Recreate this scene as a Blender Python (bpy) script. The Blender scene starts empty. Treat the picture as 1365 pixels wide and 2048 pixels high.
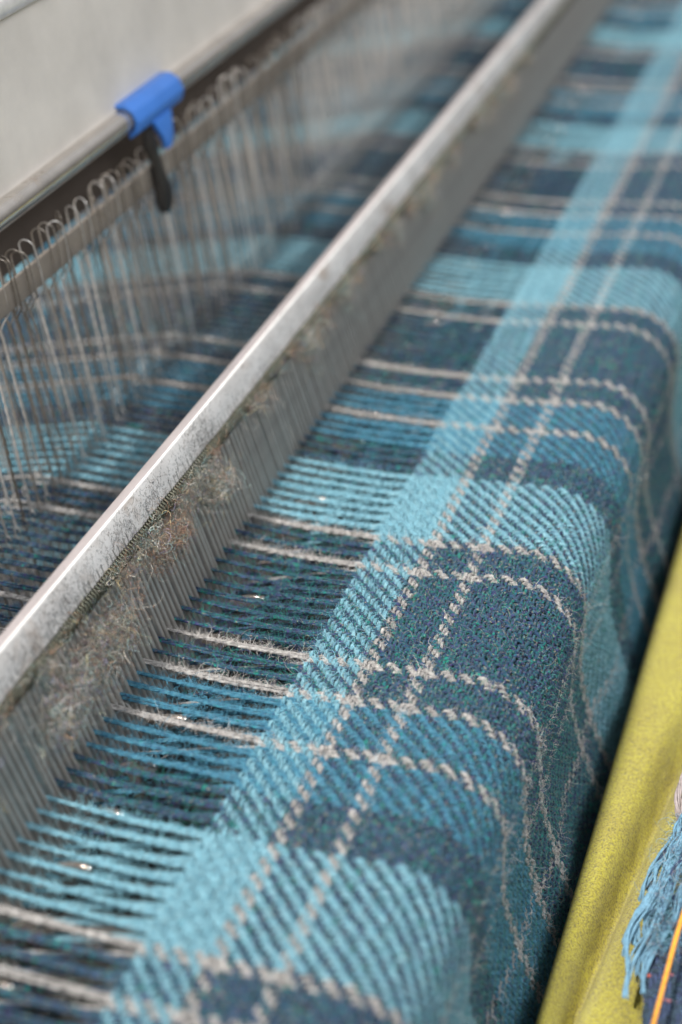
import bpy, math, random
import numpy as np
from mathutils import Matrix, Vector

# ------------------------------------------------------------------ camera, light
U = 0.01                                    # the code below is written in centimetres
scn = bpy.context.scene
COL = scn.collection
RX, RU, RB = (0.9332, 0.3379, -0.1223), (-0.0848, 0.5421, 0.8360), (0.3491, -0.7693, 0.5342)
cam_loc = Vector((11.06, -20.89, 18.81)) * U
rx = Vector(RX).normalized(); rb = Vector(RB); rb = (rb - rb.dot(rx) * rx).normalized(); ru = rb.cross(rx)
cd = bpy.data.cameras.new('camera'); cam = bpy.data.objects.new('camera', cd); COL.objects.link(cam)
cam.matrix_world = Matrix(((rx.x, ru.x, rb.x, cam_loc.x), (rx.y, ru.y, rb.y, cam_loc.y), (rx.z, ru.z, rb.z, cam_loc.z), (0, 0, 0, 1)))
cd.sensor_fit = 'VERTICAL'; cd.sensor_height = 36; cd.lens = 52.73
cd.clip_start = 0.02; cd.clip_end = 50
cd.dof.use_dof = True; cd.dof.focus_distance = 0.310; cd.dof.aperture_fstop = 7.7
scn.camera = cam

def area_lamp(name, to, dist, size, power, colr):
    """a rectangular area lamp standing off in the direction TO"""
    l = bpy.data.lights.new(name, 'AREA'); l.shape = 'RECTANGLE'; l.size = size[0]; l.size_y = size[1]; l.energy = power; l.color = colr
    o = bpy.data.objects.new(name, l); COL.objects.link(o); d = Vector(to).normalized(); o.location = d * dist
    o.rotation_euler = d.to_track_quat('Z', 'Y').to_euler(); return o
area_lamp('high_window', (-0.20, -0.42, 0.88), 3.0, (0.20, 0.20), 175.0, (1.0, 0.955, 0.89))
area_lamp('side_fill', (0.62, -0.35, 0.62), 2.6, (1.6, 1.2), 52.0, (0.93, 0.97, 1.0))  # added soft fill for the faces turned to the cloth side, no known window
area_lamp('rear_fill', (-0.72, 0.30, 0.62), 2.8, (1.2, 0.9), 30.0, (0.97, 0.98, 1.0))  # added fill that brightens the warp behind the heddles, no known window
w = bpy.data.worlds.new('World'); scn.world = w; w.use_nodes = True
wn = w.node_tree; bg = wn.nodes['Background']; bg.inputs[1].default_value = 0.70
tcw = wn.nodes.new('ShaderNodeTexCoord'); sx_ = wn.nodes.new('ShaderNodeSeparateXYZ'); mr_ = wn.nodes.new('ShaderNodeMapRange'); cr_ = wn.nodes.new('ShaderNodeValToRGB')
mr_.inputs[1].default_value = -1; mr_.inputs[2].default_value = 1
for p_, c_ in ((0.36, (0.05, 0.048, 0.045, 1)), (0.52, (0.30, 0.29, 0.28, 1)), (0.70, (0.66, 0.67, 0.69, 1)), (1.0, (0.95, 0.97, 1.0, 1))):
    e_ = cr_.color_ramp.elements.new(p_); e_.color = c_
cr_.color_ramp.elements.remove(cr_.color_ramp.elements[0]); cr_.color_ramp.elements.remove(cr_.color_ramp.elements[-1])
wn.links.new(tcw.outputs['Generated'], sx_.inputs[0]); wn.links.new(sx_.outputs[2], mr_.inputs[0]); wn.links.new(mr_.outputs[0], cr_.inputs[0]); wn.links.new(cr_.outputs[0], bg.inputs[0])
scn.view_settings.view_transform = 'Standard'; scn.view_settings.look = 'None'
scn.view_settings.exposure = 0.12; scn.view_settings.gamma = 1.0
scn.render.engine = 'CYCLES'
scn.cycles.use_denoising = True
scn.cycles.max_bounces = 6; scn.cycles.transparent_max_bounces = 8

rng = np.random.default_rng(7)
random.seed(7)

# ------------------------------------------------------------------ materials
def new_mat(name):
    m = bpy.data.materials.new(name); m.use_nodes = True
    n = m.node_tree; b = n.nodes['Principled BSDF']
    return m, n, b
def N(n, t, **kw):
    k = n.nodes.new(t)
    for a, v in kw.items(): setattr(k, a, v)
    return k
def ramp(n, stops, interp='LINEAR'):
    r = N(n, 'ShaderNodeValToRGB'); r.color_ramp.interpolation = interp
    while len(r.color_ramp.elements) < len(stops): r.color_ramp.elements.new(0.5)
    for e, (p, c) in zip(r.color_ramp.elements, stops): e.position = p; e.color = (*c, 1)
    return r
def noise(n, vec, scale, detail=2, rough=0.5, dist=0):
    k = N(n, 'ShaderNodeTexNoise'); k.inputs['Scale'].default_value = scale; k.inputs['Detail'].default_value = detail
    k.inputs['Roughness'].default_value = rough; k.inputs['Distortion'].default_value = dist
    n.links.new(vec, k.inputs['Vector']); return k
def mixc(n, fac, a, b, mode='MIX'):
    k = N(n, 'ShaderNodeMix', data_type='RGBA', blend_type=mode)
    for sock, v in ((k.inputs[0], fac), (k.inputs[6], a), (k.inputs[7], b)):
        if hasattr(v, 'links') or hasattr(v, 'is_linked'): n.links.new(v, sock)
        elif isinstance(v, (int, float)): sock.default_value = v
        else: sock.default_value = (*v, 1)
    return k.outputs[2]

def yarn_mat(name, stops, fleck=None, fleck_at=0.62, twist=26.0):
    m, n, b = new_mat(name)
    tc = N(n, 'ShaderNodeTexCoord'); uv = tc.outputs['UV']; ob = tc.outputs['Object']
    mp = N(n, 'ShaderNodeMapping'); n.links.new(uv, mp.inputs[0]); mp.inputs['Scale'].default_value = (1, 1, 1)
    a = noise(n, ob, 900, 3, 0.65)
    r = ramp(n, stops); n.links.new(a.outputs['Fac'], r.inputs[0]); col = r.outputs[0]
    if fleck:
        for k, fc in enumerate(fleck):
            f = noise(n, ob, 620 + 330 * k, 3, 0.6); ad = N(n, 'ShaderNodeVectorMath', operation='ADD')
            ad.inputs[1].default_value = (3.1 * k + 1, 7.7, 2.3 * k); n.links.new(ob, ad.inputs[0]); n.links.new(ad.outputs[0], f.inputs['Vector'])
            fr = ramp(n, [(fleck_at, (0, 0, 0)), (fleck_at + 0.07, (1, 1, 1))]); n.links.new(f.outputs['Fac'], fr.inputs[0])
            col = mixc(n, fr.outputs[0], col, fc)
    n.links.new(col, b.inputs['Base Color'])
    # two plies twisted round each other, plus fibre relief
    sep = N(n, 'ShaderNodeSeparateXYZ'); n.links.new(uv, sep.inputs[0])
    m1 = N(n, 'ShaderNodeMath', operation='MULTIPLY'); m1.inputs[1].default_value = twist; n.links.new(sep.outputs[0], m1.inputs[0])
    m2 = N(n, 'ShaderNodeMath', operation='MULTIPLY_ADD'); m2.inputs[1].default_value = 4 * math.pi; n.links.new(sep.outputs[1], m2.inputs[0]); n.links.new(m1.outputs[0], m2.inputs[2])
    sn = N(n, 'ShaderNodeMath', operation='SINE'); n.links.new(m2.outputs[0], sn.inputs[0])
    fn = noise(n, ob, 4500, 2, 0.7)
    ma = N(n, 'ShaderNodeMath', operation='MULTIPLY_ADD'); ma.inputs[1].default_value = 0.25; n.links.new(sn.outputs[0], ma.inputs[0]); n.links.new(fn.outputs['Fac'], ma.inputs[2])
    bp = N(n, 'ShaderNodeBump'); bp.inputs['Strength'].default_value = 1.0; bp.inputs['Distance'].default_value = 0.0006
    n.links.new(ma.outputs[0], bp.inputs['Height']); n.links.new(bp.outputs[0], b.inputs['Normal'])
    b.inputs['Roughness'].default_value = 0.95; b.inputs['Specular IOR Level'].default_value = 0.15
    b.inputs['Sheen Weight'].default_value = 0.08; b.inputs['Sheen Roughness'].default_value = 0.4
    return m
GREEN, PURP = (0.010, 0.21, 0.165), (0.045, 0.035, 0.14)
M_LB = yarn_mat('wool_light_blue', [(0.3, (0.085, 0.215, 0.285)), (0.5, (0.150, 0.325, 0.405)), (0.7, (0.25, 0.45, 0.52))], [(0.05, 0.24, 0.30)], 0.64)
M_MB = yarn_mat('wool_mid_blue', [(0.3, (0.018, 0.085, 0.155)), (0.5, (0.042, 0.165, 0.25)), (0.7, (0.085, 0.26, 0.35))], [(0.02, 0.26, 0.26), (0.03, 0.05, 0.14)], 0.64)
M_DK = yarn_mat('wool_dark_heather', [(0.36, (0.010, 0.018, 0.040)), (0.46, (0.024, 0.050, 0.110)), (0.54, (0.016, 0.085, 0.115)), (0.64, (0.045, 0.045, 0.15))], [GREEN, PURP, (0.015, 0.12, 0.17), (0.22, 0.21, 0.16)], 0.59)
M_GR = yarn_mat('wool_grey_beige', [(0.3, (0.13, 0.126, 0.124)), (0.5, (0.32, 0.306, 0.297)), (0.7, (0.54, 0.525, 0.51))], [(0.12, 0.10, 0.09)], 0.68)
M_TL = yarn_mat('wool_dark_teal', [(0.34, (0.018, 0.075, 0.09)), (0.5, (0.038, 0.145, 0.165)), (0.66, (0.075, 0.21, 0.23))], [GREEN, (0.03, 0.04, 0.11), (0.16, 0.18, 0.14)], 0.58)
YM = [M_DK, M_MB, M_LB, M_GR, M_TL]
YC = [(0.022, 0.06, 0.085), (0.06, 0.20, 0.29), (0.19, 0.40, 0.48), (0.38, 0.36, 0.345), (0.04, 0.14, 0.15)]

def metal(name, col, rough, metallic=1.0, dirt=None, scratch=0.0, scale=200, bumpd=0.00003):
    m, n, b = new_mat(name)
    tc = N(n, 'ShaderNodeTexCoord'); ob = tc.outputs['Object']
    a = noise(n, ob, scale, 4, 0.6)
    c = ramp(n, [(0.3, tuple(x * 0.82 for x in col)), (0.7, col)]); n.links.new(a.outputs['Fac'], c.inputs[0]); out = c.outputs[0]
    if dirt:
        d = noise(n, ob, scale * 0.6, 5, 0.7, 0.4); dr = ramp(n, [(0.56, (0, 0, 0)), (0.72, (1, 1, 1))]); n.links.new(d.outputs['Fac'], dr.inputs[0])
        out = mixc(n, dr.outputs[0], out, dirt)
        mt = N(n, 'ShaderNodeMath', operation='MULTIPLY_ADD'); mt.inputs[1].default_value = -0.6 * metallic; mt.inputs[2].default_value = metallic
        n.links.new(dr.outputs[0], mt.inputs[0]); n.links.new(mt.outputs[0], b.inputs['Metallic'])
    else: b.inputs['Metallic'].default_value = metallic
    n.links.new(out, b.inputs['Base Color'])
    mp = N(n, 'ShaderNodeMapping'); mp.inputs['Scale'].default_value = (1, 0.04, 1); n.links.new(ob, mp.inputs[0])
    s = noise(n, mp.outputs[0], 2500, 2, 0.6)
    rr = N(n, 'ShaderNodeMapRange'); rr.inputs[3].default_value = max(0.03, rough - 0.08); rr.inputs[4].default_value = rough + 0.1
    n.links.new(s.outputs['Fac'], rr.inputs[0]); n.links.new(rr.outputs[0], b.inputs['Roughness'])
    bp = N(n, 'ShaderNodeBump'); bp.inputs['Strength'].default_value = 0.35; bp.inputs['Distance'].default_value = bumpd
    n.links.new(s.outputs['Fac'], bp.inputs['Height']); n.links.new(bp.outputs[0], b.inputs['Normal'])
    return m

def dusty_bar_mat():
    m, n, b = new_mat('linty_aluminium')
    tc = N(n, 'ShaderNodeTexCoord'); ob = tc.outputs['Object']
    a = noise(n, ob, 90, 4, 0.6); c = ramp(n, [(0.35, (0.56, 0.53, 0.51)), (0.65, (0.71, 0.68, 0.66))]); n.links.new(a.outputs['Fac'], c.inputs[0])
    clump = noise(n, ob, 75, 3, 0.6)
    sp = noise(n, ob, 2600, 4, 0.8)
    su = N(n, 'ShaderNodeMath', operation='MULTIPLY_ADD'); su.inputs[1].default_value = 0.45; n.links.new(clump.outputs['Fac'], su.inputs[0]); n.links.new(sp.outputs['Fac'], su.inputs[2])
    sr = ramp(n, [(0.80, (0, 0, 0)), (0.92, (1, 1, 1))]); n.links.new(su.outputs[0], sr.inputs[0])
    o1 = mixc(n, sr.outputs[0], c.outputs[0], (0.09, 0.085, 0.085))
    ru_ = noise(n, ob, 60, 4, 0.7); rr = ramp(n, [(0.56, (0, 0, 0)), (0.72, (0.75, 0.75, 0.75))]); n.links.new(ru_.outputs['Fac'], rr.inputs[0])
    o2 = mixc(n, rr.outputs[0], o1, (0.34, 0.24, 0.17))
    n.links.new(o2, b.inputs['Base Color'])
    b.inputs['Metallic'].default_value = 0.15; b.inputs['Roughness'].default_value = 0.45
    bp = N(n, 'ShaderNodeBump'); bp.inputs['Strength'].default_value = 0.4; bp.inputs['Distance'].default_value = 0.00008
    n.links.new(su.outputs[0], bp.inputs['Height']); n.links.new(bp.outputs[0], b.inputs['Normal'])
    return m
M_BAR = dusty_bar_mat()
M_BARTOP = metal('shaded_aluminium_top', (0.50, 0.45, 0.45), 0.35, 0.6, None, scale=90)  # bar's top face: its shade is put into a darker metal colour
M_EDGE = metal('bright_highlight_edge', (0.90, 0.87, 0.85), 0.35, 0.3, None, scale=300)  # pale colour paints the highlight along the bar's edge; top rail shares it
M_PLATE = metal('brushed_aluminium', (0.80, 0.745, 0.69), 0.5, 0.25, None, scale=60)
M_ROD = metal('polished_rail', (0.74, 0.69, 0.64), 0.20, 0.9, (0.34, 0.27, 0.21), scale=110)
M_STRIP = metal('worn_steel', (0.30, 0.262, 0.225), 0.33, 0.4, (0.16, 0.13, 0.10), scale=160)
M_DENT = metal('reed_steel', (0.42, 0.40, 0.375), 0.30, 0.65, None, scale=400)
M_WIRE = metal('heddle_wire', (0.68, 0.645, 0.61), 0.28, 0.6, None, scale=300)
_nt = M_WIRE.node_tree; _b = _nt.nodes['Principled BSDF']; _src = _b.inputs['Base Color'].links[0].from_socket
_oi = _nt.nodes.new('ShaderNodeObjectInfo'); _rr = ramp(_nt, [(0.0, (0.34, 0.30, 0.26)), (0.45, (0.62, 0.57, 0.52)), (1.0, (1.15, 1.15, 1.15))]); _nt.links.new(_oi.outputs['Random'], _rr.inputs[0])
_nt.links.new(mixc(_nt, 1.0, _src, _rr.outputs[0], 'MULTIPLY'), _b.inputs['Base Color'])
M_HOOK = metal('polished_steel', (0.32, 0.28, 0.25), 0.20, 0.75, None, scale=300)
M_GLINT = metal('mirror_glint_ball', (0.80, 0.76, 0.72), 0.10, 1.0, None, scale=300, bumpd=0.000002)
M_DARK = metal('dark_oiled_steel', (0.045, 0.04, 0.036), 0.38, 0.4, (0.10, 0.07, 0.05), scale=120)
M_SHADE = metal('brown_shade_backing', (0.085, 0.068, 0.058), 0.55, 0.2, None, scale=80)
M_COIL = metal('olive_binding_wire', (0.05, 0.052, 0.037), 0.5, 0.5, (0.09, 0.075, 0.045), scale=500)

def plain(name, col, rough=0.8, var=0.25, scale=300, bump=0.0, bscale=2000, **kw):
    m, n, b = new_mat(name)
    tc = N(n, 'ShaderNodeTexCoord'); ob = tc.outputs['Object']
    a = noise(n, ob, scale, 4, 0.65)
    c = ramp(n, [(0.3, tuple(x * (1 - var) for x in col)), (0.7, tuple(min(1, x * (1 + var)) for x in col))]); n.links.new(a.outputs['Fac'], c.inputs[0])
    n.links.new(c.outputs[0], b.inputs['Base Color']); b.inputs['Roughness'].default_value = rough
    if bump:
        s = noise(n, ob, bscale, 3, 0.6); bp = N(n, 'ShaderNodeBump'); bp.inputs['Strength'].default_value = 0.7; bp.inputs['Distance'].default_value = bump
        n.links.new(s.outputs['Fac'], bp.inputs['Height']); n.links.new(bp.outputs[0], b.inputs['Normal'])
    for k, v in kw.items(): b.inputs[k.replace('_', ' ')].default_value = v
    return m
M_CLIP = plain('blue_plastic', (0.055, 0.20, 0.62), 0.36, 0.08, 120)
M_RACE = plain('black_felt', (0.012, 0.013, 0.012), 0.95, 0.5, 900, 0.0004, 3000)
M_FLOOR = plain('dark_workshop_floor', (0.02, 0.02, 0.02), 0.9, 0.3, 5, 0.0, 1)
M_FABDK = plain('dark_navy_tweed', (0.018, 0.035, 0.055), 0.95, 0.7, 900, 0.0004, 2500)
M_PALE = plain('pale_blue_yarn', (0.13, 0.26, 0.36), 0.9, 0.25, 900, 0.0002, 4000)
M_ORANGE = plain('orange_yarn', (0.62, 0.27, 0.03), 0.85, 0.2, 900, 0.0002, 4000)
M_RED = plain('red_yarn', (0.28, 0.06, 0.04), 0.9, 0.3, 900, 0.0002, 4000)
_n = M_RED.node_tree.nodes; _c = [q for q in _n if q.type == 'VALTORGB'][0].color_ramp; _c.elements[0].position = 0.5; _c.elements[0].color = (0.02, 0.03, 0.06, 1); _c.elements[1].position = 0.56; [q for q in _n if q.type == 'TEX_NOISE'][0].inputs['Scale'].default_value = 350
M_NAVY = plain('navy_yarn', (0.025, 0.04, 0.09), 0.9, 0.4, 900, 0.0002, 4000)
M_GYARN = plain('grey_yarn', (0.27, 0.23, 0.225), 0.9, 0.25, 900, 0.0002, 4000)

def yellow_mat():
    m, n, b = new_mat('yellow_napped_cover')
    tc = N(n, 'ShaderNodeTexCoord'); ob = tc.outputs['Object']
    a = noise(n, ob, 2000, 4, 0.8); big = noise(n, ob, 70, 3, 0.6)
    c = ramp(n, [(0.35, (0.09, 0.075, 0.005)), (0.45, (0.25, 0.21, 0.008)), (0.55, (0.39, 0.34, 0.009)), (0.68, (0.48, 0.43, 0.02))]); n.links.new(a.outputs['Fac'], c.inputs[0])
    bgr = ramp(n, [(0.35, (0.86, 0.83, 0.78)), (0.62, (1, 1, 1))]); n.links.new(big.outputs['Fac'], bgr.inputs[0])
    n.links.new(mixc(n, 1.0, c.outputs[0], bgr.outputs[0], 'MULTIPLY'), b.inputs['Base Color']); b.inputs['Roughness'].default_value = 0.9
    b.inputs['Sheen Weight'].default_value = 0.2
    bp = N(n, 'ShaderNodeBump'); bp.inputs['Strength'].default_value = 0.9; bp.inputs['Distance'].default_value = 0.0008
    n.links.new(a.outputs['Fac'], bp.inputs['Height']); n.links.new(bp.outputs[0], b.inputs['Normal'])
    return m
M_YEL = yellow_mat()

def fibre_mat():
    m, n, b = new_mat('loose_wool_fibre')
    at = N(n, 'ShaderNodeAttribute', attribute_name='fibre_colour')
    n.links.new(at.outputs['Color'], b.inputs['Base Color']); b.inputs['Roughness'].default_value = 0.7
    b.inputs['Specular IOR Level'].default_value = 0.3
    return m
M_FIB = fibre_mat()

# ------------------------------------------------------------------ mesh helpers
def make_mesh(name, V, Q, mat, uv=None, smooth=True, scale=U):
    V = np.asarray(V, dtype=np.float32) * scale; Q = np.asarray(Q, dtype=np.int32)
    me = bpy.data.meshes.new(name)
    me.vertices.add(len(V)); me.vertices.foreach_set('co', V.ravel())
    k = Q.shape[1]; nf = len(Q)
    me.loops.add(nf * k); me.loops.foreach_set('vertex_index', Q.ravel())
    me.polygons.add(nf); me.polygons.foreach_set('loop_start', np.arange(0, nf * k, k, dtype=np.int32))
    if smooth: me.polygons.foreach_set('use_smooth', np.ones(nf, dtype=bool))
    if uv is not None:
        l = me.uv_layers.new(name='UVMap'); l.uv.foreach_set('vector', np.asarray(uv, dtype=np.float32).ravel())
    me.update(calc_edges=True)
    if mat is not None: me.materials.append(mat)
    return me
def add(name, data, parent=None, loc=None, **props):
    o = bpy.data.objects.new(name, data); COL.objects.link(o)
    if parent is not None: o.parent = parent
    if loc is not None: o.location = Vector(loc) * U
    for k, v in props.items(): o[k] = v
    return o
def root(name, label, category, loc=(0, 0, 0), group=None, **kw):
    o = add(name, None, None, loc, label=label, category=category, **kw)
    o.empty_display_size = 0.005
    if group: o['group'] = group
    return o
_q = {}
def grid_quads(n, s):
    if (n, s) not in _q:
        a = np.arange(n - 1)[:, None] * s; k = np.arange(s)[None, :]; k2 = (k + 1) % s
        _q[(n, s)] = np.stack([a + k, a + k2, a + s + k2, a + s + k], -1).reshape(-1, 4)
    return _q[(n, s)]
def tube(P, ref, r, sides=5, wide=1.0, caps=False, uvs=True, phase=0.0):
    """one swept tube: P (n,3), ref vector(s) roughly across the path"""
    P = np.asarray(P, float); n = len(P)
    T = np.gradient(P, axis=0); T /= np.linalg.norm(T, axis=1)[:, None] + 1e-12
    A = np.broadcast_to(np.asarray(ref, float), P.shape); A = A - (A * T).sum(1)[:, None] * T; A /= np.linalg.norm(A, axis=1)[:, None] + 1e-12
    B = np.cross(T, A); r = np.broadcast_to(np.asarray(r, float), (n,))
    ph = np.arange(sides) * 2 * math.pi / sides + phase
    V = P[:, None, :] + r[:, None, None] * (wide * np.cos(ph)[None, :, None] * A[:, None, :] + np.sin(ph)[None, :, None] * B[:, None, :])
    Q = grid_quads(n, sides)
    uv = None
    if uvs:
        L = np.concatenate([[0], np.cumsum(np.linalg.norm(np.diff(P, axis=0), axis=1))])
        k = np.arange(sides)
        u0 = np.broadcast_to(L[:-1, None], (n - 1, sides)); u1 = np.broadcast_to(L[1:, None], (n - 1, sides))
        v0 = np.broadcast_to(k / sides, (n - 1, sides)); v1 = np.broadcast_to((k + 1) / sides, (n - 1, sides))
        uv = np.stack([np.stack([u0, v0], -1), np.stack([u0, v1], -1), np.stack([u1, v1], -1), np.stack([u1, v0], -1)], 2).reshape(-1, 2)
    return V.reshape(-1, 3), Q, uv
class Acc:
    def __init__(s): s.V, s.Q, s.UV, s.n = [], [], [], 0
    def add(s, t):
        V, Q, uv = t; s.V.append(V); s.Q.append(Q + s.n); s.n += len(V)
        if uv is not None: s.UV.append(uv)
    def mesh(s, name, mat, smooth=True):
        return make_mesh(name, np.concatenate(s.V), np.concatenate(s.Q), mat, np.concatenate(s.UV) if s.UV else None, smooth)
def box_vq(x0, x1, y0, y1, z0, z1):
    V = np.array([(x, y, z) for x in (x0, x1) for y in (y0, y1) for z in (z0, z1)], float)
    Q = np.array([(0, 1, 3, 2), (4, 6, 7, 5), (0, 4, 5, 1), (2, 3, 7, 6), (0, 2, 6, 4), (1, 5, 7, 3)])
    return V, Q
def extrude_y(poly, y0, y1, ny=1, jitter=None):
    """closed outline in x,z swept along y, capped with fans of quads"""
    poly = np.asarray(poly, float); m = len(poly)
    ys = np.linspace(y0, y1, ny + 1)
    V = np.concatenate([np.column_stack([poly[:, 0], np.full(m, y), poly[:, 1]]) for y in ys])
    F = [tuple(q) for q in grid_quads(len(ys), m)]
    F.append(tuple(range(m))[::-1]); F.append(tuple(range(ny * m, ny * m + m)))
    return V, F
def poly_mesh(name, V, F, mat, bevel=0.0, seg=3, smooth=True):
    me = bpy.data.meshes.new(name); me.from_pydata([tuple(v * U) for v in np.asarray(V, float)], [], [tuple(int(i) for i in f) for f in F])
    me.materials.append(mat)
    import bmesh
    bm = bmesh.new(); bm.from_mesh(me)
    bmesh.ops.recalc_face_normals(bm, faces=bm.faces)
    if bevel:
        ed = [e for e in bm.edges if len(e.link_faces) == 2 and e.calc_face_angle(0) > 0.5]
        bmesh.ops.bevel(bm, geom=ed, offset=bevel * U, segments=seg, affect='EDGES', profile=0.5)
    for f in bm.faces: f.smooth = smooth
    bm.to_mesh(me); bm.free()
    if smooth:
        try: me.set_sharp_from_angle(angle=math.radians(38))
        except Exception: pass
    return me
def fibres(name, P, rad, colr, parent=None, **props):
    """P (n, k, 3) cm, rad (n,) cm, colr (n,3): loose hairs as a curves object"""
    n, k, _ = P.shape
    hc = bpy.data.hair_curves.new(name); hc.add_curves([k] * n)
    hc.attributes['position'].data.foreach_set('vector', (P * U).astype(np.float32).ravel())
    ra = hc.attributes.get('radius') or hc.attributes.new('radius', 'FLOAT', 'POINT')
    taper = np.linspace(1, 0.45, k)[None, :]
    ra.data.foreach_set('value', (rad[:, None] * taper * U).astype(np.float32).ravel())
    ca = hc.attributes.new('fibre_colour', 'FLOAT_COLOR', 'CURVE')
    ca.data.foreach_set('color', np.concatenate([colr, np.ones((n, 1))], 1).astype(np.float32).ravel())
    hc.materials.append(M_FIB)
    return add(name, hc, parent, None, **props)

# ------------------------------------------------------------------ the setting under the loom
V, Q = box_vq(-300, 300, -300, 400, -71, -70)
add('floor', make_mesh('floor', V, Q, M_FLOOR, smooth=False), kind='structure')

# ------------------------------------------------------------------ the web: warp, weft, cloth
E, PK = 0.092, 0.094                       # spacing of ends and picks
SETT = [(3, 3), (0, 9), (3, 3), (0, 33), (3, 3), (0, 9), (3, 3), (2, 28), (0, 12), (1, 13), (3, 3), (1, 13)]   # upward from grey D
seq = [c for c, k in SETT for _ in range(k)]; PER = len(seq)
WS = [(2, 13), (3, 3), (0, 9), (3, 3), (0, 31), (3, 3), (0, 9), (3, 3), (4, 15), (3, 3), (4, 15), (0, 12), (2, 28)]
wseq = [c for c, k in WS for _ in range(k)]
I0, I1 = -112, 580                          # ends, by index
NEAR = 300
NP = len(wseq)
def ecol(i): return seq[(i + 4) % PER]
def yend(i): return i * E
# cloth profile: flat, over the beam, then hanging
FLAT, RAD, LEAN = 3.38, 1.30, math.radians(94)
def profile(s, y=0.0):
    s = np.asarray(s, float); y = np.asarray(y, float)
    a = np.clip((s - FLAT) / RAD, 0, LEAN); d = np.clip(s - FLAT - RAD * LEAN, 0, None)
    x = np.minimum(s, FLAT) + RAD * np.sin(a) + d * math.cos(LEAN)
    z = -RAD * (1 - np.cos(a)) - d * math.sin(LEAN)
    wob = 0.10 * np.clip(d / 3, 0, 1) * (np.sin(y * 0.9 + 0.3 * d) + 0.6 * np.sin(y * 2.1 + 1.3 - 0.5 * d))
    fwd = np.minimum(0.17 * np.clip(d - 1.5, 0, None) ** 1.35, 1.5)
    x = x + fwd
    top = 0.02 * np.sin(y * 0.8 + s * 1.1) * np.clip(s, 0, 1)
    nx, nz = np.sin(a), np.cos(a)
    return x + nx * (wob + top), z + nz * (wob + top), nx, nz
UPR, DNR, XR = 0.30, -0.78, -3.11          # the shed where it passes the reed
SHAFT_X = {1: -8.0, 2: -8.7, 3: -10.0, 0: -10.8}
def is_up_shed(i): return (i % 4) in (1, 2)
def zeye(i):
    x = SHAFT_X[i % 4]
    return (UPR if is_up_shed(i) else DNR) / XR * x * (1.0 if is_up_shed(i) else 0.82)
def dent_y(i): return ((i + 1) // 2 * 2 - 0.5) * E
WA = 0.026
def wa_(s): return np.interp(s, [0, 1.2, 2.0, 4.5, 5.5], [0.026, 0.030, 0.043, 0.048, 0.056])
def fa_(s): return np.interp(s, [0, 1.2, 2.0, 4.5, 5.5], [0.061, 0.058, 0.047, 0.042, 0.038])                       # weave heights of warp and weft
ph_lobe = np.linspace(0, 1, 4)
def warp_path(i, fine):
    r = np.random.default_rng(1000 + i)
    up = is_up_shed(i); y = yend(i)
    yr = dent_y(i) + (0.026 if (i % 4) in (2, 0) else -0.026)
    xh, ze = SHAFT_X[i % 4], zeye(i)
    zr = (UPR if up else DNR) + r.normal(0, 0.018)
    # behind the heddles
    xb = np.linspace(-27, xh, 12 if fine else 7)[:-1]; tb = (xb + 27) / (xh + 27)
    P = [np.column_stack([xb, np.full(len(xb), y), -0.9 + (ze + 0.9) * tb ** 1.6])]
    xm = np.linspace(xh, XR, 22 if fine else 8)[:-1]; tm = (xm - xh) / (XR - xh)
    zm = ze + (zr - ze) * tm
    P.append(np.column_stack([xm, y + (yr - y) * tm ** 2 + 0.012 * np.sin(xm * 2 + i), zm]))
    xs = np.linspace(XR, -0.03, 56 if fine else 14); ts = (xs - XR) / -XR
    zs = zr + (WA * (1 if up else -1) - zr) * ts - 0.05 * np.sin(ts * math.pi) * (1 if up else -0.6) * (0.6 + r.random() * 0.8)
    ysh = yr + (y - yr) * ts ** 2.4 + 0.02 * np.sin(ts * 5 + i * 1.7) * np.sin(ts * math.pi)
    P.append(np.column_stack([xs, ysh, zs]))
    # in the cloth
    js = np.arange(0, 46 if fine else 0, 0.5); js = np.concatenate([js, np.arange(46 if fine else 0, NP, 1.0)])
    j0 = np.floor(js).astype(int); fr = js - j0
    h0 = np.where(((i + j0) % 4) < 2, 1.0, -1.0); h1 = np.where(((i + j0 + 1) % 4) < 2, 1.0, -1.0)
    h = h0 * (1 - fr) + h1 * fr + np.where((fr > 0) & (h0 == h1), 0.35 * h0, 0)
    s = PK * 0.5 + js * PK
    x, z, nx, nz = profile(s, y)
    amp = wa_(s) * h
    lat = 0.013 * np.sin(js * 0.9 + i * 2.4) + 0.010 * np.sin(js * 0.21 + i * 1.1) + r.normal(0, 0.006, len(js))
    P.append(np.column_stack([x + nx * amp, y + lat, z + nz * amp]))
    return np.concatenate(P)
def weft_path(j, i_from, i_to, fine):
    r = np.random.default_rng(5000 + j)
    step = 0.5 if fine else 1.0
    ii = np.arange(i_from, i_to, step); i0 = np.floor(ii).astype(int); fr = ii - i0
    g0 = np.where(((i0 + j) % 4) < 2, -1.0, 1.0); g1 = np.where(((i0 + 1 + j) % 4) < 2, -1.0, 1.0)
    g = g0 * (1 - fr) + g1 * fr + np.where((fr > 0) & (g0 == g1), 0.45 * g0, 0)
    y = ii * E
    s = PK * 0.5 + j * PK + r.normal(0, 0.009) + 0.011 * np.sin(y * 1.7 + j * 2.1) + 0.010 * np.sin(y * 0.6 + j * 0.7) + r.normal(0, 0.006, len(ii))
    if j < 2: s = s + 0.012 * np.sin(y * 5.1)
    x, z, nx, nz = profile(s, y)
    # floats lean a little, as the yarn's twist pulls them
    lean = 0.018 * g
    FA = fa_(s)
    return np.column_stack([x + nx * FA * g, y, z + nz * FA * g]), np.column_stack([nz, np.zeros(len(ii)), -nx])

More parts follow.
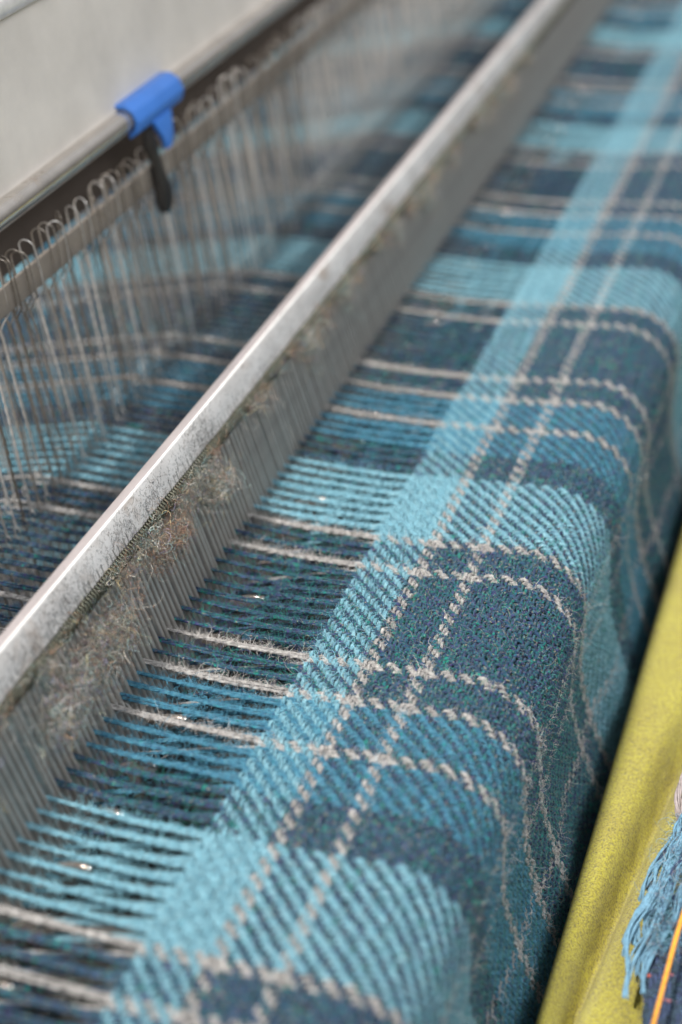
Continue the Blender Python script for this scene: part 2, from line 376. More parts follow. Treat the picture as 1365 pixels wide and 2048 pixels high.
web = root('tartan_cloth', 'blue and grey tartan wool cloth on the loom with its stretched warp yarns', 'cloth')
far_warp = {c: Acc() for c in range(4)}
for i in range(I0, I1):
    c = ecol(i); fine = i < I0 + NEAR
    P = warp_path(i, fine)
    rr = np.random.default_rng(9000 + i)
    rad = {0: 0.036, 1: 0.040, 2: 0.042, 3: 0.039}[c] * (1 + 0.08 * np.sin(np.arange(len(P)) * 0.37 + rr.random() * 6) + 0.10 * np.sin(np.arange(len(P)) * 0.083 + rr.random() * 6) + 0.085 * rr.normal(size=len(P)))
    rad = rad * np.interp(P[:, 0], [-9, -3, -0.4, 0.1, 1.0], [0.95, 0.84, 0.86, 1.0, 1.06])
    t = tube(P, (0, 1, 0), rad, 5 if fine else 4, 1.12, phase=rr.random())
    if fine:
        a = Acc(); a.add(t); add('warp_yarn', a.mesh('warp_yarn', YM[c]), web)
    else: far_warp[c].add(t)
for c in range(4):
    add('distant_warp_yarns', far_warp[c].mesh('distant_warp_yarns', YM[c]), web, kind='stuff')
for j in range(NP):
    fine = j < 62
    Pn, Rn = weft_path(j, I0, I0 + NEAR if fine else I0 + 120, fine) if fine else weft_path(j, I0, I1, False)
    if fine:
        Pf, Rf = weft_path(j, I0 + NEAR, I1, False); Pn = np.concatenate([Pn, Pf]); Rn = np.concatenate([Rn, Rf])
    rr = np.random.default_rng(7000 + j)
    c = wseq[j]
    rad = {0: 0.037, 1: 0.040, 2: 0.040, 3: 0.038, 4: 0.039}[c] * (1 + 0.11 * np.sin(np.arange(len(Pn)) * 0.051 + rr.random() * 6) + 0.07 * np.sin(np.arange(len(Pn)) * 0.23 + rr.random() * 6) + 0.04 * rr.normal(size=len(Pn)))
    a = Acc(); a.add(tube(Pn, Rn, rad, 5 if fine else 4, 0.98))
    add('weft_yarn', a.mesh('weft_yarn', YM[c]), web)

# loose wool fibres standing off the yarns
def curl(P0, D, L, k, bend, r):
    """k-point hairs from P0 along D, bending at random"""
    n = len(P0); pts = [P0]; d = D / np.linalg.norm(D, axis=1)[:, None]
    ax = r.normal(size=(n, 3)); ax /= np.linalg.norm(ax, axis=1)[:, None]
    for q in range(k - 1):
        d = d + bend * np.cross(ax, d) + r.normal(0, bend * 0.35, (n, 3)); d /= np.linalg.norm(d, axis=1)[:, None]
        pts.append(pts[-1] + d * (L / (k - 1))[:, None])
    return np.stack(pts, 1)
r = np.random.default_rng(21)
YCa = np.array(YC)
nf = 110000
yy = r.triangular(-9.5, -1, 26, nf); ss = np.where(r.random(nf) < 0.62, r.uniform(3.8, 13, nf), r.uniform(0, 4, nf))
ii = np.round(yy / E).astype(int); jj = np.clip((ss / PK).astype(int), 0, NP - 1)
warp_on = ((ii + jj) % 4) < 2
wc = np.array([ecol(k) for k in range(-300, 700)])[ii + 300]; fc = np.array(wseq)[jj]
cc = np.where(warp_on, wc, fc)
x, z, nx, nz = profile(ss, yy)
P0 = np.column_stack([x + nx * 0.06, yy, z + nz * 0.06])
D = np.column_stack([nx, np.zeros(nf), nz]) * r.uniform(0.05, 0.8, nf)[:, None] + r.normal(0, 1, (nf, 3)) * 0.7
L = r.gamma(2.2, 0.045, nf) + 0.05
colr = YCa[cc] * r.uniform(0.7, 1.8, (nf, 1)); tint = r.random(nf)
dk = cc == 0
hang = (ss > 4.6) & (r.random(nf) < 0.6) & (cc != 3); colr[hang] = np.array((0.055, 0.165, 0.175)) * r.uniform(0.5, 1.6, (int(hang.sum()), 1))
colr[dk & (tint < 0.30)] = (0.02, 0.22, 0.17); colr[dk & (tint > 0.66)] = (0.07, 0.07, 0.19); colr[dk & (tint > 0.94)] = (0.3, 0.3, 0.22)
fibres('wool_fuzz', curl(P0, D, L, 5, 0.55, r), r.uniform(0.0018, 0.0034, nf), np.clip(colr, 0, 0.9), web, kind='stuff')
nf = 60000
ii = np.clip((r.triangular(I0, -5, 260, nf)).astype(int), I0, 300); up = (ii % 4 == 1) | (ii % 4 == 2)
keep = up | (r.random(nf) < 0.35); ii = ii[keep]; nf = len(ii); up = ((ii % 4 == 1) | (ii % 4 == 2))
ts = r.random(nf) ** 0.8; xs = XR * (1 - ts)
yr_ = ((ii + 1) // 2 * 2 - 0.5) * E; zz = np.where(up, UPR, DNR) * (1 - ts)
P0 = np.column_stack([xs, yr_ + (ii * E - yr_) * ts, zz])
D = r.normal(0, 1, (nf, 3)); D[:, 0] *= 1.2; D[:, 2] = np.abs(D[:, 2]) * 0.8
cc = np.array([ecol(k) for k in range(-300, 700)])[ii + 300]
colr = YCa[cc] * r.uniform(0.7, 1.6, (nf, 1)); tint = r.random(nf); dk = cc == 0
colr[dk & (tint < 0.35)] = (0.02, 0.20, 0.16); colr[dk & (tint > 0.75)] = (0.06, 0.06, 0.17)
L = r.gamma(2.0, 0.06, nf) + 0.05; L = np.where(cc == 3, L * 1.1, L)
fibres('wool_fuzz', curl(P0, D, L, 5, 0.7, r), r.uniform(0.0015, 0.0028, nf), np.clip(colr, 0, 0.9), web, kind='stuff')

# ------------------------------------------------------------------ the reed
KT = math.tan(math.radians(10.5))
def reed_x(z): return XR - KT * (z - 0.3)
reed = root('reed', 'steel reed with a pale linty top bar and hundreds of thin upright dents', 'reed')
Y0, Y1 = -14.0, 62.0
ct, st = math.cos(math.radians(10.5)), math.sin(math.radians(10.5))
def rp(t, n): return (reed_x(2.49) - st * t + ct * n, 2.49 + ct * t + st * n)      # t up along the reed, n out of it
V, F = extrude_y([rp(0, 0), rp(0.80, 0), rp(0.84, -0.27), rp(0.04, -0.30)], Y0, Y1, 1)
bar_me = poly_mesh('top_bar', V, F, M_BAR, 0.055, 3); bar_me.materials.append(M_BARTOP); bar_me.materials.append(M_EDGE)
for f_ in bar_me.polygons:
    if f_.normal.z > 0.93: f_.material_index = 1
    elif f_.normal.z > 0.32 and f_.normal.x > 0.1: f_.material_index = 2
add('top_bar', bar_me, reed)
V, F = extrude_y([rp(-5.0, 0.10), rp(-4.1, 0.10), rp(-4.1, -0.40), rp(-5.0, -0.40)], Y0, Y1, 1)
add('bottom_bar', poly_mesh('bottom_bar', V, F, M_DARK, 0.03, 2), reed)
# one dent: a thin rolled blade
def dent_mesh():
    zs = np.array([2.75, 0.3, -1.75]); V = []
    for zz_ in zs:
        x0 = reed_x(zz_)
        for dx, dy in ((0.0, -0.044), (0.030, -0.033), (0.044, 0.0), (0.030, 0.033), (0.0, 0.044), (-0.16, 0.030), (-0.20, 0.0), (-0.16, -0.030)):
            V.append((x0 + dx - 0.04, dy, zz_))
    return make_mesh('dent', V, grid_quads(3, 8), M_DENT, smooth=True)
dm = dent_mesh()
kd0 = int(math.floor(I0 / 2)) - 2; more = Acc(); bv = np.array([v.co[:] for v in dm.vertices]) / U
for q in range(0, 355):
    y = (kd0 + q) * 2 * E + 0.5 * E
    jit = random.gauss(0, 0.003)
    if q < 300:
        o = add('dent', dm, reed, (random.gauss(0, 0.004), y + jit, 0)); o.rotation_euler = (random.gauss(0, 0.0006), 0, random.gauss(0, 0.006))
    else:
        more.add((bv + (0, y + jit, 0), grid_quads(3, 8), None))
add('distant_dents', more.mesh('distant_dents', M_DENT, True), reed, kind='stuff')
# spiral binding under the bar
tt = np.arange(0, (Y1 - Y0) / 0.098, 1 / 9.0)
cx, cz = rp(-0.09, -0.02)
wv = 1 + 0.06 * np.sin(tt * 0.31) + 0.04 * np.sin(tt * 0.83)
P = np.column_stack([cx + 0.13 * wv * np.cos(tt * 2 * math.pi), Y0 + tt * 0.098, cz + 0.14 * wv * np.sin(tt * 2 * math.pi)])
a = Acc(); a.add(tube(P, (0, 1, 0), 0.034, 4, 1.0, uvs=False)); add('binding_coil', a.mesh('binding_coil', M_COIL), reed)
P = np.column_stack([np.full(60, cx), np.linspace(Y0, Y1, 60), np.full(60, cz)])
a = Acc(); a.add(tube(P, (1, 0, 0), 0.10, 8, 1.0, uvs=False)); add('binding_core', a.mesh('binding_core', M_DARK), reed)

# lint caught below the bar
LINT_C = np.array([(0.10, 0.11, 0.085), (0.16, 0.15, 0.125), (0.18, 0.105, 0.07), (0.11, 0.17, 0.17), (0.30, 0.29, 0.27), (0.13, 0.115, 0.19), (0.40, 0.32, 0.17), (0.24, 0.21, 0.18)])
def lint(name, ny, ylo, yhi, tmean, tsd, nout, L0, seed, probs, parent=None, rad=(0.0013, 0.0028), ycent=None, tcol=None, **props):
    r = np.random.default_rng(seed)
    if ycent is None:
        y = r.uniform(ylo, yhi, ny)
        depth = 0.35 + 0.55 * np.sin(y * 1.9 + 0.7) + 0.4 * np.sin(y * 4.3 + 2) + 0.4 * np.sin(y * 0.7)
        keepm = r.random(ny) < np.clip(0.35 + 0.5 * depth, 0.08, 1); y = y[keepm]; depth = depth[keepm]
        t = -0.02 - np.abs(r.normal(0, 1, len(y))) * tsd * (0.4 + np.clip(depth, 0, 1.5)) - tmean
        hue = np.sin(y * 2.7 + 1) + np.sin(y * 6.1) * 0.7 + r.normal(0, 0.7, len(y))
    else:
        y = r.normal(ycent[0], ylo, ny); t = r.normal(ycent[1], yhi, ny); depth = np.ones(ny); hue = r.normal(0, 1, ny)
    n = len(y)
    out = np.abs(r.normal(0.03, nout, n)) * (0.5 + np.clip(depth, 0, 1.3)) + 0.02
    X0 = np.array([rp(a_, b_) for a_, b_ in zip(t, out)])
    P0 = np.column_stack([X0[:, 0], y, X0[:, 1]])
    D = r.normal(0, 1, (n, 3)); L = r.gamma(2.5, L0 / 2.5, n) * 0.9
    P = curl(P0, D, L, 9, 0.6, r)
    xr_ = XR - KT * (P[:, :, 2] - 0.3) + 0.015
    low = P[:, :, 0] < xr_; P[:, :, 0] = np.where(low, xr_ + np.abs(xr_ - P[:, :, 0]) * 0.8, P[:, :, 0])
    ci = r.choice(len(LINT_C), n, p=probs)
    ci = np.where((hue > 1.0) & (r.random(n) < 0.55), 2, ci)
    ci = np.where((hue < -1.1) & (r.random(n) < 0.5), 3, ci)
    colr = LINT_C[ci] * r.gamma(2.2, 0.62, (n, 1))
    return fibres(name, P, r.uniform(*rad, n), np.clip(colr, 0, 0.9), parent, **props)
lint('lint', 36000, -9, 34, 0.0, 0.25, 0.10, 0.26, 31, [0.25, 0.2, 0.13, 0.12, 0.1, 0.06, 0.04, 0.1], kind='stuff', label='matted grey and brown wool lint along the underside of the top bar', category='lint')
TUFT = [((1.9, -0.62), 0.40, 0.16, [0.1, 0.1, 0.55, 0.05, 0.05, 0.05, 0.05, 0.05], 'reddish brown tuft of lint stuck on the dents just below the spiral binding', 2600, 0.08),
        ((-1.25, -0.95), 0.50, 0.27, [0.2, 0.2, 0.2, 0.1, 0.1, 0.1, 0.05, 0.05], 'large mixed brown and grey ball of lint hanging on the dents below the bar', 4600, 0.12),
        ((-2.9, -1.05), 0.55, 0.30, [0.12, 0.2, 0.05, 0.22, 0.15, 0.12, 0.02, 0.12], 'pale blue grey tuft of lint on the dents, lowest of the large tufts', 2600, 0.13),
        ((4.2, -0.75), 0.38, 0.18, [0.2, 0.25, 0.1, 0.1, 0.2, 0.05, 0.05, 0.05], 'loose grey tuft of lint on the dents just beyond the reddish one', 1500, 0.12)]
for k, (c_, sy, st_, pr, lb, n_, no_) in enumerate(TUFT):
    lint('lint_tuft', n_, sy, st_, 0, 0, no_, 0.34, 60 + k, pr, ycent=c_, label=lb, category='lint tuft', group='tufts of lint caught on the reed')
# hairs lying on the bar face and a few long stray ones
r = np.random.default_rng(77); nf = 2600
y = np.concatenate([r.uniform(-8, 18, nf // 2), r.choice([-3.3, -1.4, 0.6, 2.1, 4.4, -2.3], nf - nf // 2) + r.normal(0, 0.45, nf - nf // 2)])
X0 = np.array([rp(a_, 0.006) for a_ in r.beta(1.2, 1.6, nf) * 0.78])
P0 = np.column_stack([X0[:, 0], y, X0[:, 1]]); D = np.column_stack([-st * r.normal(0, 1, nf), r.normal(0, 1, nf), r.normal(0, 1, nf)])
P = curl(P0, D, r.gamma(2, 0.05, nf) + 0.03, 6, 0.6, r)
tz = (P[:, :, 2] - 2.49); P[:, :, 0] = rp(0, 0.006)[0] - KT * tz + np.abs(r.normal(0, 0.006, P.shape[:2]))
colr = np.array([(0.05, 0.05, 0.055), (0.12, 0.09, 0.07), (0.08, 0.10, 0.11)])[r.integers(0, 3, nf)]
fibres('bar_lint', P, r.uniform(0.0014, 0.0028, nf), colr, reed, kind='stuff')
r = np.random.default_rng(80); nf = 60
P0 = np.column_stack([np.full(nf, -3.35) + r.uniform(-0.1, 0.35, nf), r.uniform(-6, 10, nf), r.uniform(1.0, 2.4, nf)])
D = r.normal(0, 1, (nf, 3)) + (0.6, 0, 0)
P = curl(P0, D, r.uniform(0.4, 1.1, nf), 12, 0.32, r)
fibres('stray_hairs', P, r.uniform(0.002, 0.0035, nf), np.clip(np.array([(0.5, 0.47, 0.42)]) * r.uniform(0.5, 1.2, (nf, 1)), 0, .8), reed, kind='stuff')

# ------------------------------------------------------------------ race board with guide hooks under the shed
race = root('race_board', 'black board running under the stretched yarns beside the reed', 'race board')
V, F = extrude_y([(-2.95, -1.30), (-0.9, -1.36), (-0.9, -2.2), (-2.95, -2.2)], Y0, Y1, 1)
add('board', poly_mesh('board', V, F, M_RACE, 0.05, 2), race)
fin = [(-2.42, -1.33), (-2.46, -0.42), (-2.72, -0.36), (-2.62, -0.22), (-2.42, -0.11), (-2.16, -0.03), (-1.94, 0.0), (-1.80, -0.03), (-1.73, -0.12), (-1.80, -0.24), (-2.0, -0.34), (-2.18, -0.40), (-2.18, -1.33)]
V, F = extrude_y([(x_ + 2.2, z_ + 1.33) for x_, z_ in fin], -0.06, 0.06, 1)
hook_me = poly_mesh('guide_hook', V, F, M_HOOK, 0.035, 4)
import bmesh
_bm = bmesh.new(); bmesh.ops.create_icosphere(_bm, subdivisions=3, radius=0.062 * U, matrix=Matrix.Translation(Vector((0.39, 0, 1.25)) * U))
for f_ in _bm.faces: f_.smooth = True
tip_me = bpy.data.meshes.new('glint_ball'); _bm.to_mesh(tip_me); _bm.free(); tip_me.materials.append(M_GLINT)
for k in range(-7, 42):
    o = add('guide_hook', hook_me, race, (-2.2 + random.gauss(0, 0.01), k * 1.352 + 0.02, -1.33)); o.rotation_euler = (0, 0, random.gauss(0, 0.04))
    add('glint_ball', tip_me, o)  # mirror ball added at the hook's end to catch a glint

# ------------------------------------------------------------------ breast beam under the cloth
th = np.linspace(0, LEAN, 14); Rb = RAD - 0.12
poly = [(1.6, -0.13)] + [(FLAT + Rb * math.sin(a_), -RAD + Rb * math.cos(a_)) for a_ in th] + [(4.2, -2.4), (1.6, -2.4)]
V, F = extrude_y(poly, Y0, Y1, 1)
add('breast_beam', poly_mesh('breast_beam', V, F, M_DARK, 0, 1), None, label='dark steel beam that the tartan cloth is drawn over', category='beam')

# ------------------------------------------------------------------ heddle frame, its bar, clip and heddles
frame = root('heddle_shaft', 'brushed aluminium heddle frame with a polished rounded rail along its lower edge', 'heddle frame')
XF = -8.0
V, F = extrude_y([(XF - 0.25, 7.72), (XF - 0.12, 7.72), (XF - 0.10, 11.3), (XF - 0.25, 11.3)], -6, 70, 1)
add('slat', poly_mesh('slat', V, F, M_PLATE, 0.01, 1), frame)
a_ = np.linspace(0, 2 * math.pi, 33)[:-1]
V, F = extrude_y([(XF + 0.02 + 0.29 * math.cos(q), 7.57 + 0.29 * math.sin(q)) for q in a_], -6, 70, 1)
add('rail', poly_mesh('rail', V, F, M_ROD, 0, 1), frame)
V, F = extrude_y([(XF - 0.15 + 0.30 * math.cos(q), 11.58 + 0.34 * math.sin(q)) for q in a_], -6, 70, 1)
add('top_rail', poly_mesh('top_rail', V, F, M_EDGE, 0, 1), frame)
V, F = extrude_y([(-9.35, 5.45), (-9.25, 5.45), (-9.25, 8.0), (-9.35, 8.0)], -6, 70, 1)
add('shade_backing', poly_mesh('shade_backing', V, F, M_SHADE, 0.01, 1), None, label='dark brown plate added to stand for the shade behind the heddle tops', category='plate')  # dark sheet added where there is only shade between the heddle rows

V, F = extrude_y([(XF - 0.05, 5.50), (XF + 0.05, 5.50), (XF + 0.05, 6.10), (XF - 0.05, 6.10)], -5, 70, 1)
add('heddle_bar', poly_mesh('heddle_bar', V, F, M_STRIP, 0.015, 2), None, label='flat steel bar threaded through the heddle loops below the polished rail', category='bar')

V, F = extrude_y([(-8.75, 5.02), (-8.65, 5.02), (-8.65, 5.58), (-8.75, 5.58)], -5, 70, 1)
add('heddle_bar', poly_mesh('heddle_bar', V, F, M_STRIP, 0.015, 2), None, label='second flat steel bar mostly hidden behind the looped one', category='bar')
clip = root('bar_clip', 'blue plastic clip snapped round the polished rail with a dark hook over the flat bar', 'clip', (XF + 0.02, 12.75, 7.56))
def arc_shell(r0, r1, a0, a1, y0, y1, n=22):
    an = np.linspace(a0, a1, n); poly = [(r1 * math.cos(q), r1 * math.sin(q)) for q in an] + [(r0 * math.cos(q), r0 * math.sin(q)) for q in an[::-1]]
    V = np.array([(x_, y_, z_) for y_ in (y0, y1) for x_, z_ in poly]); m = len(poly)
    F = [(k, (k + 1) % m, m + (k + 1) % m, m + k) for k in range(m)]
    for k in range(n - 1):
        F.append((k, m - 1 - k, m - 2 - k, k + 1)); F.append((m + k, m + k + 1, 2 * m - 2 - k, 2 * m - 1 - k))
    return V, F
V, F = arc_shell(0.335, 0.47, math.radians(112), math.radians(-78), -1.3, 1.38, 6)
add('clip_body', poly_mesh('clip_body', V, F, M_CLIP, 0.04, 3), clip)
# the tab below the sleeve
tab = [(-0.42, -0.30), (0.62, -0.30), (0.50, -0.95), (0.30, -1.18), (0.02, -1.18), (-0.05, -0.85)]
V = np.array([(x_, y_, z_) for x_ in (0.24, 0.40) for y_, z_ in tab]); m = len(tab)
F = [(k, (k + 1) % m, m + (k + 1) % m, m + k) for k in range(m)] + [tuple(range(m)), tuple(range(m, 2 * m))[::-1]]
add('tab', poly_mesh('tab', V, F, M_CLIP, 0.03, 2), clip)
# dark hook: arm and rounded end
arm = []
arm_out = [(-0.62, -0.46), (-0.28, -0.46), (-0.20, -1.15), (-0.10, -1.75), (0.10, -2.15), (0.12, -2.5), (-0.06, -2.74), (-0.34, -2.80), (-0.60, -2.66), (-0.68, -2.35), (-0.56, -1.95), (-0.58, -1.3), (-0.75, -0.9)]
V = np.array([(x_, y_, z_) for x_ in (0.10, 0.26) for y_, z_ in arm_out]); m = len(arm_out)
F = [(k, (k + 1) % m, m + (k + 1) % m, m + k) for k in range(m)] + [tuple(range(m)), tuple(range(m, 2 * m))[::-1]]
ho = add('hook', poly_mesh('hook', V, F, M_DARK, 0.03, 2), clip)

WR = 0.020
def heddle_front(seed):
    """origin at the eye; bar bottom 4.13 above it (z 4.98 - eye 0.85)"""
    r = np.random.default_rng(seed); acc = Acc(); zb = 5.50 - UPR / XR * SHAFT_X[1]
    w_ = 0.165 + r.uniform(0, 0.03); top = zb + 1.16 + r.uniform(-0.05, 0.06); dy = r.uniform(-0.05, 0.05)
    th_ = np.linspace(math.pi, 0, 11)
    P = [(-0.10, 0, zb - 0.55), (-0.12, 0, zb - 0.3), (-w_, 0, zb), (-w_ - 0.01, 0, zb + 0.5)]
    P += [(w_ * math.cos(q), dy * math.sin(q), top - w_ + w_ * 1.05 * math.sin(q)) for q in th_]
    P += [(w_, 0.02, zb + 0.4), (w_ - 0.02, 0.03, zb - 0.02), (0.02, 0.02, zb - 0.20), (-0.09, 0.03, zb - 0.36), (-0.08, 0.04, zb - 0.6)]
    acc.add(tube(P, (0, 1, 0), WR, 6, uvs=False))
    # twisted pair down to the eye
    n = 60; t = np.linspace(0, 1, n); z_ = (zb - 0.5) + (0.14 - (zb - 0.5)) * t; cx_ = -0.09 * (1 - t)
    for s_ in (0, math.pi):
        a_ = t * 46 + s_
        acc.add(tube(np.column_stack([cx_ + 0.019 * np.cos(a_), 0.02 * (1 - t) + 0.019 * np.sin(a_), z_]), (0.3, 1, 0), WR * 1.05, 4, uvs=False))
    q = np.linspace(0, 2 * math.pi, 15)
    acc.add(tube(np.column_stack([0.055 * np.sin(q), 0.02 * np.sin(q), 0.14 * np.cos(q)]), (0, 1, 0), WR, 5, uvs=False))
    n = 26; t = np.linspace(0, 1, n)
    acc.add(tube(np.column_stack([0.0 * t, 0.01 * np.sin(t * 9), -0.14 - 6.0 * t]), (0, 1, 0), WR * 1.7, 4, uvs=False))
    return acc.mesh('heddle', M_WIRE)
def heddle_rear(seed, up):
    r = np.random.default_rng(seed); acc = Acc()
    t = np.linspace(0, 1, 40)
    acc.add(tube(np.column_stack([0.02 * np.sin(t * 5 + seed), 0.02 * np.sin(t * 7 + seed), 0.14 + up * t]), (0, 1, 0), WR * (1.0 + 0.15 * np.sin(t * 200)), 5, uvs=False))
    q = np.linspace(0, 2 * math.pi, 13)
    acc.add(tube(np.column_stack([0.055 * np.sin(q), 0.02 * np.sin(q), 0.14 * np.cos(q)]), (0, 1, 0), WR, 4, uvs=False))
    acc.add(tube(np.column_stack([0 * t[::4], 0 * t[::4], -0.14 - 5.0 * t[::4]]), (0, 1, 0), WR * 0.95, 4, uvs=False))
    return acc.mesh('heddle', M_WIRE)
fronts = [heddle_front(k) for k in range(6)]
rears = {2: [heddle_rear(k, 4.55) for k in range(3)], 3: [heddle_rear(10 + k, 8.0) for k in range(3)], 0: [heddle_rear(20 + k, 8.0) for k in range(3)]}
GH = {1: ('front row of heddles', 'thin wire heddle looped over the flat steel bar'),
      2: ('second row of heddles', 'thin wire heddle just behind the looped row'),
      3: ('third row of heddles', 'thin wire heddle in the third row back'), 0: ('rearmost row of heddles', 'thin wire heddle in the rearmost row')}
count = 0; rest = Acc()
for i in range(-60, 540):
    sft = i % 4
    if sft == 0 and i % 8 == 0: continue
    rr = random.Random(i * 7 + 3)
    y = yend(i); z = zeye(i)
    ang = rr.gauss(0, 0.032) + 0.02 * math.sin(i * 0.11)
    me = fronts[rr.randrange(6)] if sft == 1 else rears[sft][rr.randrange(3)]
    if i < 250:
        gname, lab = GH[sft]
        side = 'near side of blue clip' if y < 12.75 else 'beyond the blue clip'
        o = add('heddle', me, None, (SHAFT_X[sft] + (rr.gauss(0, 0.01) if sft == 1 else rr.gauss(0, 0.08)), y, z), label=lab + ', ' + side, category='heddle', group=gname + ' ' + side)
        o.rotation_euler = (ang, 0, rr.gauss(0, 0.32)); count += 1
    else:
        vs = np.empty(len(me.vertices) * 3, np.float32); me.vertices.foreach_get('co', vs); vs = vs.reshape(-1, 3) / U
        qs = np.empty(len(me.loops), np.int32); me.loops.foreach_get('vertex_index', qs)
        ca, sa = math.cos(ang), math.sin(ang)
        vs = np.column_stack([vs[:, 0] + SHAFT_X[sft], vs[:, 1] * ca - vs[:, 2] * sa + y, vs[:, 1] * sa + vs[:, 2] * ca + z])
        rest.add((vs, qs.reshape(-1, 4), None))
add('distant_heddles', rest.mesh('distant_heddles', M_WIRE), None, kind='stuff', label='mass of wire heddles farther along the loom', category='heddles')
print('heddles', count)

# ------------------------------------------------------------------ yellow napped cover beside the hanging cloth
ny, nu = 160, 60
ys = np.linspace(-16, 45, ny); V = []
for y in ys:
    valley = 0.66 + 0.118 * (y + 1.3)
    sag = 0.03 * math.sin(y * 0.8)
    prof = [(6.9, -6.3), (6.3, -5.62), (5.75, -5.40)]
    for q in np.linspace(math.pi, math.pi / 2, 9): prof.append((5.66 + 0.21 * math.cos(q), -4.86 + 0.21 * math.sin(q)))
    us = np.linspace(0.05, 1, nu - len(prof)) ** 1.4 * 12
    for u_ in us:
        uu = u_ + 0.21
        h = -0.85 * math.exp(-((uu - max(valley, 0.45)) / 0.21) ** 2) - 0.12 * max(0, uu - valley - 1)
        prof.append((5.66 + u_, -4.65 + h + sag + 0.02 * math.sin(u_ * 3 + y)))
    V += [(x_, y, z_) for x_, z_ in prof]
V = np.array(V); m = nu
Q = np.array([(a * m + b, a * m + b + 1, (a + 1) * m + b + 1, (a + 1) * m + b) for a in range(ny - 1) for b in range(m - 1)])
add('yellow_cover', make_mesh('yellow_cover', V, Q, M_YEL), None, label='bright yellow napped cover with a long dark crease, beside the hanging tartan', category='cover')


# ------------------------------------------------------------------ offcut with its fringe lying on the yellow cover
off = root('tweed_offcut', 'dark navy tweed offcut with red flecks and pale blue fringe on the yellow cover', 'fabric offcut', (7.34, -0.2, -4.2))
r = np.random.default_rng(5)
OX, OY = 0.15, 0.0
ends = {c: Acc() for c in range(3)}
for k in range(44):                               # yarns running away from the camera
    y = np.linspace(-6.5, 0.2 - 0.05 * k, 60); xx = -0.25 + k * 0.085 - 0.10 * (y - 1) + 0.04 * np.sin(y * 1.5)
    zz = 0.12 + 0.10 * np.sin(xx * 2.1 + y * 0.6) + 0.035 * np.cos(np.arange(60) * math.pi + k * math.pi / 2) + 0.12 * xx
    a = Acc(); a.add(tube(np.column_stack([xx, y, zz]), (1, 0, 0), 0.046, 5)); add('warp_yarn', a.mesh('offcut_warp_yarn', M_NAVY if k % 6 else M_FABDK), off)
for k in range(60):
    xx = np.linspace(-0.3, 4.4, 48) ; y = 0.1 - k * 0.115 + 0 * xx; xx = xx - 0.10 * (y - 1) + 0.04 * np.sin(y * 1.5)
    zz = 0.12 + 0.10 * np.sin(xx * 2.1 + y * 0.6) - 0.04 * np.cos(np.arange(48) * math.pi / 2 + k * math.pi / 2) + 0.12 * xx
    a = Acc(); a.add(tube(np.column_stack([xx, y, zz]), (0, 1, 0), 0.05, 5)); add('weft_yarn', a.mesh('offcut_weft_yarn', M_RED if k % 5 == 2 else M_FABDK), off)
def strand(P, mat, rad, name='fringe_strand', parent=off, plies=7, spread=0.075, **kw):
    P = np.asarray(P, float); t = np.linspace(0, len(P) - 1, 40)
    C = np.column_stack([np.interp(t, np.arange(len(P)), P[:, q]) for q in range(3)])
    ker = np.ones(9) / 9
    Cs = np.column_stack([np.convolve(np.pad(C[:, q], 4, 'edge'), ker, 'valid') for q in range(3)])
    a = Acc()
    for q in range(plies):
        ph = r.uniform(0, 6); g = spread * (0.5 + 0.6 * np.sin(np.linspace(0, 3, 40) + ph))
        off_ = np.column_stack([g * np.cos(np.linspace(0, 7, 40) + ph), 0.4 * g * np.sin(np.linspace(0, 5, 40) + ph), np.abs(g * np.sin(np.linspace(0, 7, 40) + ph))])
        a.add(tube(Cs + off_, (1, 0, 0.3), rad * np.linspace(1, 0.7, 40), 5))
    return add(name, a.mesh(name, mat), parent, **kw)
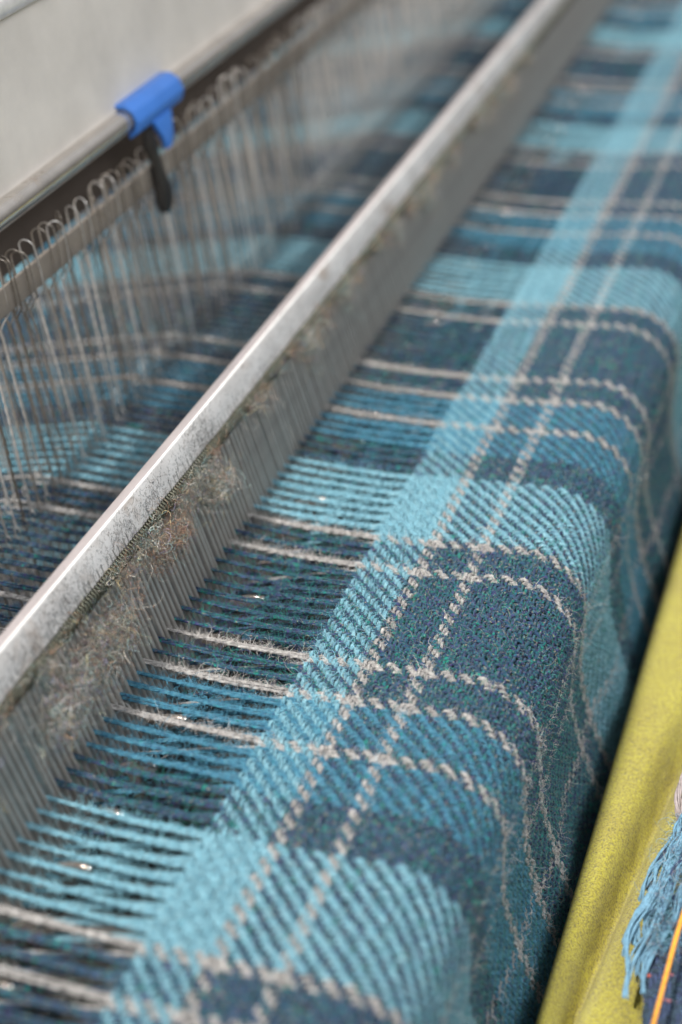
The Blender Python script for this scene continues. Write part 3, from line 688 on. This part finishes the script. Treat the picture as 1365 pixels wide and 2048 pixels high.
for k in range(17):                               # pale blue strands, swept down and to the cloth side
    sx = r.uniform(-0.15, 0.45); sy = r.uniform(0.6, 2.6); ln = r.uniform(1.6, 3.6)
    strand([(sx + 0.2, sy, 0.28), (sx + r.normal(0, 0.08), sy - ln * 0.2, 0.5), (sx, sy - ln * 0.45, 0.36 + r.normal(0, 0.06)), (sx + r.normal(0, 0.07) - 0.22 - 0.05 * ln, sy - ln * 0.75, 0.22), (sx - 0.32 - r.uniform(0, 0.22), sy - ln, 0.04)], M_PALE if k % 6 else M_NAVY, 0.024)
for k in range(4):
    sx = r.uniform(-0.05, 0.2); sy = r.uniform(2.4, 3.4)
    strand([(sx + 0.4, sy + 0.8, 0.3), (sx, sy, 0.55), (sx - 0.1, sy - 0.9, 0.4), (sx + 0.1, sy - 1.6, 0.3)], M_GYARN, 0.028)
for k in range(5):
    sx = r.uniform(0.0, 0.2); sy = r.uniform(3.6, 4.6)
    strand([(sx + 0.5, sy + 0.9, 0.2), (sx + 0.1, sy + 0.6, 0.6), (sx - 0.12, sy - 0.2, 0.5), (sx + 0.1, sy - 1.1, 0.3)], M_NAVY, 0.026, plies=5, spread=0.10)
strand([(8.2, 1.0, -3.3), (7.95, -0.6, -3.35), (7.82, -2.2, -3.4), (7.70, -5.0, -3.5)], M_ORANGE, 0.055, 'orange_thread', None, 2, 0.02, label='bright orange thread lying across the dark offcut', category='thread')

r = np.random.default_rng(91); nf = 5000
yy = r.uniform(-4.2, 2.0, nf); xx = np.abs(r.normal(0.0, 0.35, nf)) - 0.10 * yy - 0.1 + 0.12 * np.clip(yy, 0, 3); xx = np.where(yy < -1.5, xx + 0.6 + r.uniform(0, 1, nf), xx)
P0 = np.column_stack([xx, yy, 0.12 + r.random(nf) * 0.45])
D = r.normal(0, 1, (nf, 3)) * (0.6, 1.3, 0.5)
pal = np.array([(0.16, 0.32, 0.42), (0.03, 0.05, 0.11), (0.30, 0.27, 0.26), (0.03, 0.12, 0.13)])
fibres('frayed_fibres', curl(P0, D, r.gamma(2.2, 0.12, nf) + 0.05, 7, 0.55, r), r.uniform(0.002, 0.0042, nf), np.clip(pal[r.choice(4, nf, p=[0.4, 0.3, 0.12, 0.18])] * r.uniform(0.6, 1.5, (nf, 1)), 0, 0.8), off, kind='stuff')
